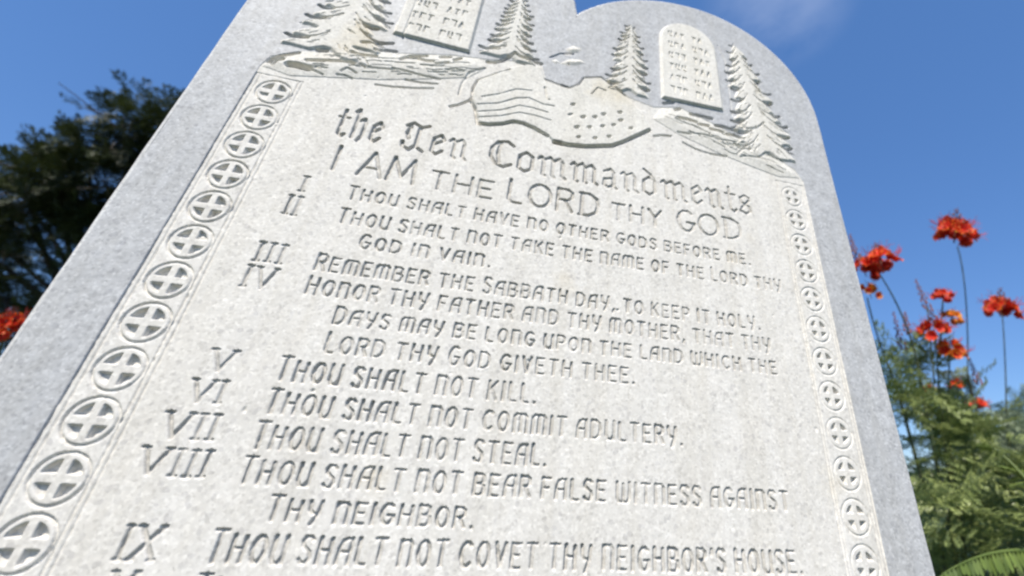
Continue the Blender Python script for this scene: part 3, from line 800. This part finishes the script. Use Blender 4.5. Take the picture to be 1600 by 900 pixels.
def flower_head(parent, pos, axis, size, root, n=11, yellow=0.0, flat=False, buds=True):
    """a raceme: open florets in a ring, buds above them, long stamens"""
    size *= .9
    fr = frame(axis)
    fr = np.stack([fr[:, 1], fr[:, 2], fr[:, 0]], 1)      # columns: x, y, axis
    PV, PQ, PE, o = [], [], [], 0
    sta, bud = [], []
    Hh = size*(.35 if flat else .62)
    n += 2
    for i in range(n):
        a = 2.4*i+rng.normal(0, .2)
        rr = size*.43*math.sqrt((i+.35)/n)*rng.uniform(.9, 1.1); zc = Hh*(.42-.75*(rr/(.43*size))**2)+rng.normal(0, size*.04)
        c = np.array([math.cos(a)*rr, math.sin(a)*rr, zc])
        out = np.array([math.cos(a), math.sin(a), rng.uniform(.15, .7)])
        ff = frame(out, rng.uniform(0, 6))
        for k in range(5):
            b = 2*math.pi*k/5
            pv, pq, pe = petal(size*.25*rng.uniform(.85, 1.15), size*.22, .5)
            # petals open round the floret axis (x of ff)
            d = np.array([.45, math.cos(b), math.sin(b)])
            pf = frame(d, 0)
            nrm_ = np.array([1.0, 0, 0]); sd = np.cross(nrm_, d/np.linalg.norm(d)); sd /= np.linalg.norm(sd); nn = np.cross(d/np.linalg.norm(d), sd)
            pf = np.stack([d/np.linalg.norm(d), sd, nn], 1)
            q = c+(pv@pf.T)@ff.T
            PV.append(pos+q@fr.T); PQ.append(pq+o); PE.append(np.clip(pe+yellow, 0, 1)); o += len(pv)
        for k in range(5):
            tip = c+ff@np.array([size*rng.uniform(.3, .46), rng.normal(0, size*.1), rng.normal(0, size*.1)])+np.array([0, 0, size*.1])
            pts = bez(c, c+ff[:, 0]*size*.25, tip, 5)
            sta.append(tube(pos+pts@fr.T, size*.008, size*.006, 3))
    for i in range(16 if buds else 4):
        t = i/16; a = 2.4*i; rr = size*(.20*(1-t)+.02); zc = Hh*(.35+.9*t)
        c = np.array([math.cos(a)*rr, math.sin(a)*rr, zc]); s = size*.045*(1-.6*t)
        bud.append(tube(pos+np.array([c-[0, 0, s*1.4], c-[0, 0, s*.4], c+[0, 0, s*.7], c+[0, 0, s*1.7]])@fr.T, s, s, 6))
        v, q = bud[-1]; v = v.copy()
        ctr = pos+c@fr.T; v[:6] = pos+(c-[0, 0, s*1.4])@fr.T+(v[:6]-(pos+(c-[0, 0, s*1.4])@fr.T))*.2; v[-6:] = pos+(c+[0, 0, s*1.7])@fr.T+(v[-6:]-(pos+(c+[0, 0, s*1.7])@fr.T))*.15
        bud[-1] = (v, q)
        bud.append(tube(pos+np.array([[0, 0, zc-size*.12], c-[0, 0, s*1.3]])@fr.T, size*.008, size*.008, 3))
    bud.append(tube(pos+np.array([[0, 0, -Hh*.6], [0, 0, 0], [0, 0, Hh*1.2]])@fr.T, size*.022, size*.008, 5))
    V_, Q_, E_ = np.concatenate(PV), np.concatenate(PQ), np.concatenate(PE)
    fo = mesh_np('flower_head', V_, Q_, M_PET, parent, root, True)
    at_ = fo.data.attributes.new('edge', 'FLOAT', 'POINT'); at_.data.foreach_set('value', E_.astype(np.float32))
    v, q = join(sta); mesh_np('stamens', v, q, M_STA, fo, root)
    v, q = join(bud); mesh_np('buds', v, q, M_BUD, fo, root)
    return fo
def bud_spike(parent, pos, axis, L, root):
    fr = frame(axis); fr = np.stack([fr[:, 1], fr[:, 2], fr[:, 0]], 1); ps = []
    for i in range(22):
        t = i/22; a = 2.4*i; rr = .012*(1-t)+.003; s = .006*(1-.55*t); c = np.array([math.cos(a)*rr, math.sin(a)*rr, L*t])
        ps.append(tube(pos+np.array([c-[0, 0, s], c, c+[0, 0, s*1.6]])@fr.T, s, s*.4, 5))
    ps.append(tube(pos+np.array([[0, 0, 0], [0, 0, L]])@fr.T, .003, .0015, 4))
    v, q = join(ps); mesh_np('bud_spike', v, q, M_BUD, parent, root)

def shrub(label, base, stems, heads, spikes, leafpts, mat, nleaf_dir, group='red-flowered shrubs round the stone', leafscale=1.0, extra=()):
    base = np.asarray(base, float); r = empty('flowering_shrub', base)
    tag(r, label, 'shrub', group)
    tb = []
    for pts, r0, r1 in stems: tb.append(tube(pts, r0, r1, 6))
    v, q = join(tb); mesh_np('stems', v, q, M_STEM, r, base, True)
    P, Dv, S_ = [], [], []
    for c, rad, n in leafpts:
        for _ in range(int(n*1.45)):
            g = rng.normal(0, 1, 3); g /= np.linalg.norm(g)
            p = c+g*rad*rng.uniform(.1, 1)**.5*np.array([1, 1, .8])
            P.append(p-g*.12); d = g*1.0+rng.normal(0, .35, 3)+np.array([0, 0, .3]); Dv.append(d); S_.append(leafscale*.7*rng.uniform(.75, 1.2))
    v = scatter(BIP, P, Dv, S_)
    mesh_np('foliage', v, hexes(v), mat, r, base)
    for a in heads: flower_head(r, a[0], a[1], a[2], base, **a[3])
    for p, d, L in spikes: bud_spike(r, p, d, L, base)
    return r
upd = np.array([0, 0, 1.0])
def stalk(px0, px1, d0, d1, bend=(0, 0), r0=.0036, r1=.0026):
    a = at(px0[0], px0[1], d0); b = at(px1[0], px1[1], d1)
    mid = at((px0[0]+px1[0])/2+bend[0], (px0[1]+px1[1])/2+bend[1], (d0+d1)/2)
    return (bez(b, mid, a, 10), r0, r1)
def down(px, d, basept, r0=.011, r1=.005):
    a = at(px[0], px[1], d); m_ = (a+basept)/2+np.array([0, 0, .25])
    return (bez(basept, m_, a, 12), r0, r1)

# shrub close behind the right edge of the stone
d = 1.75
b1 = at(1480, 900, d+.05); b1[2] = 0
shrub('tall red-flowered shrub pressed close behind the right edge of the stone', b1,
      [stalk((1372, 425), (1432, 560), d, d, (10, -10)), stalk((1355, 465), (1400, 600), d, d, (-8, 0)), down((1432, 560), d, b1), down((1400, 600), d, b1),
       stalk((1462, 530), (1470, 640), d, d), stalk((1484, 560), (1480, 650), d, d), stalk((1473, 470), (1468, 560), d+.05, d), stalk((1449, 480), (1460, 600), d+.05, d), down((1470, 640), d, b1), down((1480, 650), d, b1)],
      [(at(1376, 408, d), ray(1376, 380)*.2+upd, .135, dict(n=9)), (at(1350, 420, d+.03), upd+.2*ray(1300, 400), .115, dict(n=7)), (at(1358, 456, d), upd*.6+np.array([-.4, -.3, 0]), .085, dict(n=5, yellow=.55, buds=False)),
       (at(1460, 516, d), upd+np.array([-.3, -.4, 0]), .12, dict(n=8)), (at(1488, 497, d+.04), upd+np.array([.5, -.2, 0]), .085, dict(n=5, yellow=.75, buds=False)),
       (at(1484, 548, d), upd*.8+np.array([0, -.5, 0]), .12, dict(n=7, yellow=.35, buds=False)), (at(1473, 462, d+.05), upd, .085, dict(n=6, flat=True, buds=False))],
      [(at(1451, 485, d+.05), ray(1435, 400)*.0+upd+np.array([-.12, 0, 0]), .14), (at(1338, 405, d+.05), upd, .12), (at(1410, 545, d), upd+np.array([.05, 0, 0]), .16), (at(1418, 520, d+.1), upd+np.array([.2, 0, 0]), .10)],
      [(at(1420, 590, d+.1), .16, 11), (at(1435, 630, d), .15, 13), (at(1500, 690, d), .22, 26), (at(1540, 760, d), .24, 22), (at(1480, 850, d), .26, 22), (at(1560, 860, d+.1), .26, 18), (at(1440, 900, d), .2, 10), (at(1405, 555, d+.2), .1, 5), (at(1490, 800, d-.25), .14, 7), (at(1560, 840, d-.25), .16, 8), (at(1450, 850, d-.2), .12, 6), (at(1520, 730, d-.15), .13, 6), (at(1500, 960, d), .3, 22)],
      M_SHRUB, None)
# slender shrub to its right with the tallest flower
d = 2.0
b2 = at(1590, 950, d+.1); b2[2] = 0
shrub('slender red-flowered shrub with the tallest single flower against open sky', b2,
      [stalk((1496, 385), (1512, 585), d, d, (10, -40), .0032, .0024), stalk((1566, 490), (1572, 640), d, d, (3, 0), .0032, .0024), down((1512, 585), d, b2), down((1572, 640), d, b2), stalk((1525, 640), (1560, 720), d, d)],
      [(at(1492, 362, d), upd+np.array([.1, -.35, 0]), .165, dict(n=12)), (at(1563, 480, d), upd+np.array([.1, -.3, 0]), .135, dict(n=10)), (at(1525, 634, d), upd, .1, dict(n=6, flat=True, buds=False)),
       (at(1494, 602, d), upd, .07, dict(n=4, yellow=.3, buds=False)), (at(1450, 606, d+.05), upd, .06, dict(n=3, yellow=.3, buds=False))],
      [(at(1529, 600, d), upd, .12)],
      [(at(1520, 670, d), .17, 16), (at(1560, 705, d), .16, 12), (at(1590, 740, d+.1), .2, 18), (at(1510, 620, d+.1), .13, 7), (at(1600, 830, d), .25, 24), (at(1640, 900, d), .3, 24), (at(1540, 780, d+.2), .2, 12)],
      M_SHRUBB, None)
# shrub on the left, only its top flower in view
d = 1.9
b3 = at(-90, 900, d); b3[2] = 0
shrub('red-flowered shrub at the far left edge with one bright flower by the stone', b3,
      [down((5, 530), d, b3), down((-60, 560), d, b3), down((-120, 540), d, b3)],
      [(at(8, 512, d), upd+np.array([.25, -.5, 0]), .145, dict(n=12)), (at(-70, 470, d), upd, .15, dict(n=10))],
      [(at(-120, 540, d), upd, .12)],
      [(at(-70, 640, d), .28, 30), (at(-30, 720, d), .25, 24), (at(-120, 760, d), .3, 26), (at(10, 610, d+.2), .12, 5)],
      M_SHRUB, None)

# arching palm at lower right
d = 1.32
b4 = at(1700, 1010, d); b4[2] = 0
pr = empty('palm_plant', b4); tag(pr, 'low palm with arching yellow-green fronds at the lower right corner', 'palm')
crown = at(1700, 880, d)
tv, tq = tube(bez(b4, (b4+crown)/2, crown, 6), .05, .035, 10); mesh_np('trunk', tv, tq, M_BARK, pr, b4, True)
PF = [(at(1472, 898, d-.05), 8), (at(1535, 693, d+.3), 30), (at(1560, 752, d+.25), 0), (at(1820, 700, d), 20), (at(1900, 880, d), 20), (at(1640, 1050, d-.3), 10), (at(1800, 1000, d-.4), 10), (at(1760, 700, d+.4), 10), (at(1520, 960, d+.1), -30)]
for tip, lift in PF:
    mid = (crown+tip)/2+np.array([0, 0, .07+lift*.0025]); c = bez(crown, mid, tip, 36)
    tv, tq = tube(c, .008, .002, 5); lv = []
    for i in range(3, 36):
        dd = c[min(i+1, 35)]-c[i-1]; fr = frame(dd); k = math.sin(math.pi*min(1, .2+.78*i/36))**.7
        for s in (-1, 1):
            dv = fr[:, 0]*.75+fr[:, 1]*s*.9-np.array([0, 0, 1.0])*rng.uniform(.35, .95)
            lv.append(leaflet(c[i], frame(dv, rng.normal(0, .3)), .085*k*rng.uniform(.9, 1.1), .011))
    lv = np.concatenate(lv)
    mesh_np('frond', np.concatenate([tv, lv]), np.concatenate([tq, hexes(lv)+len(tv)]), M_PALM, pr, b4)
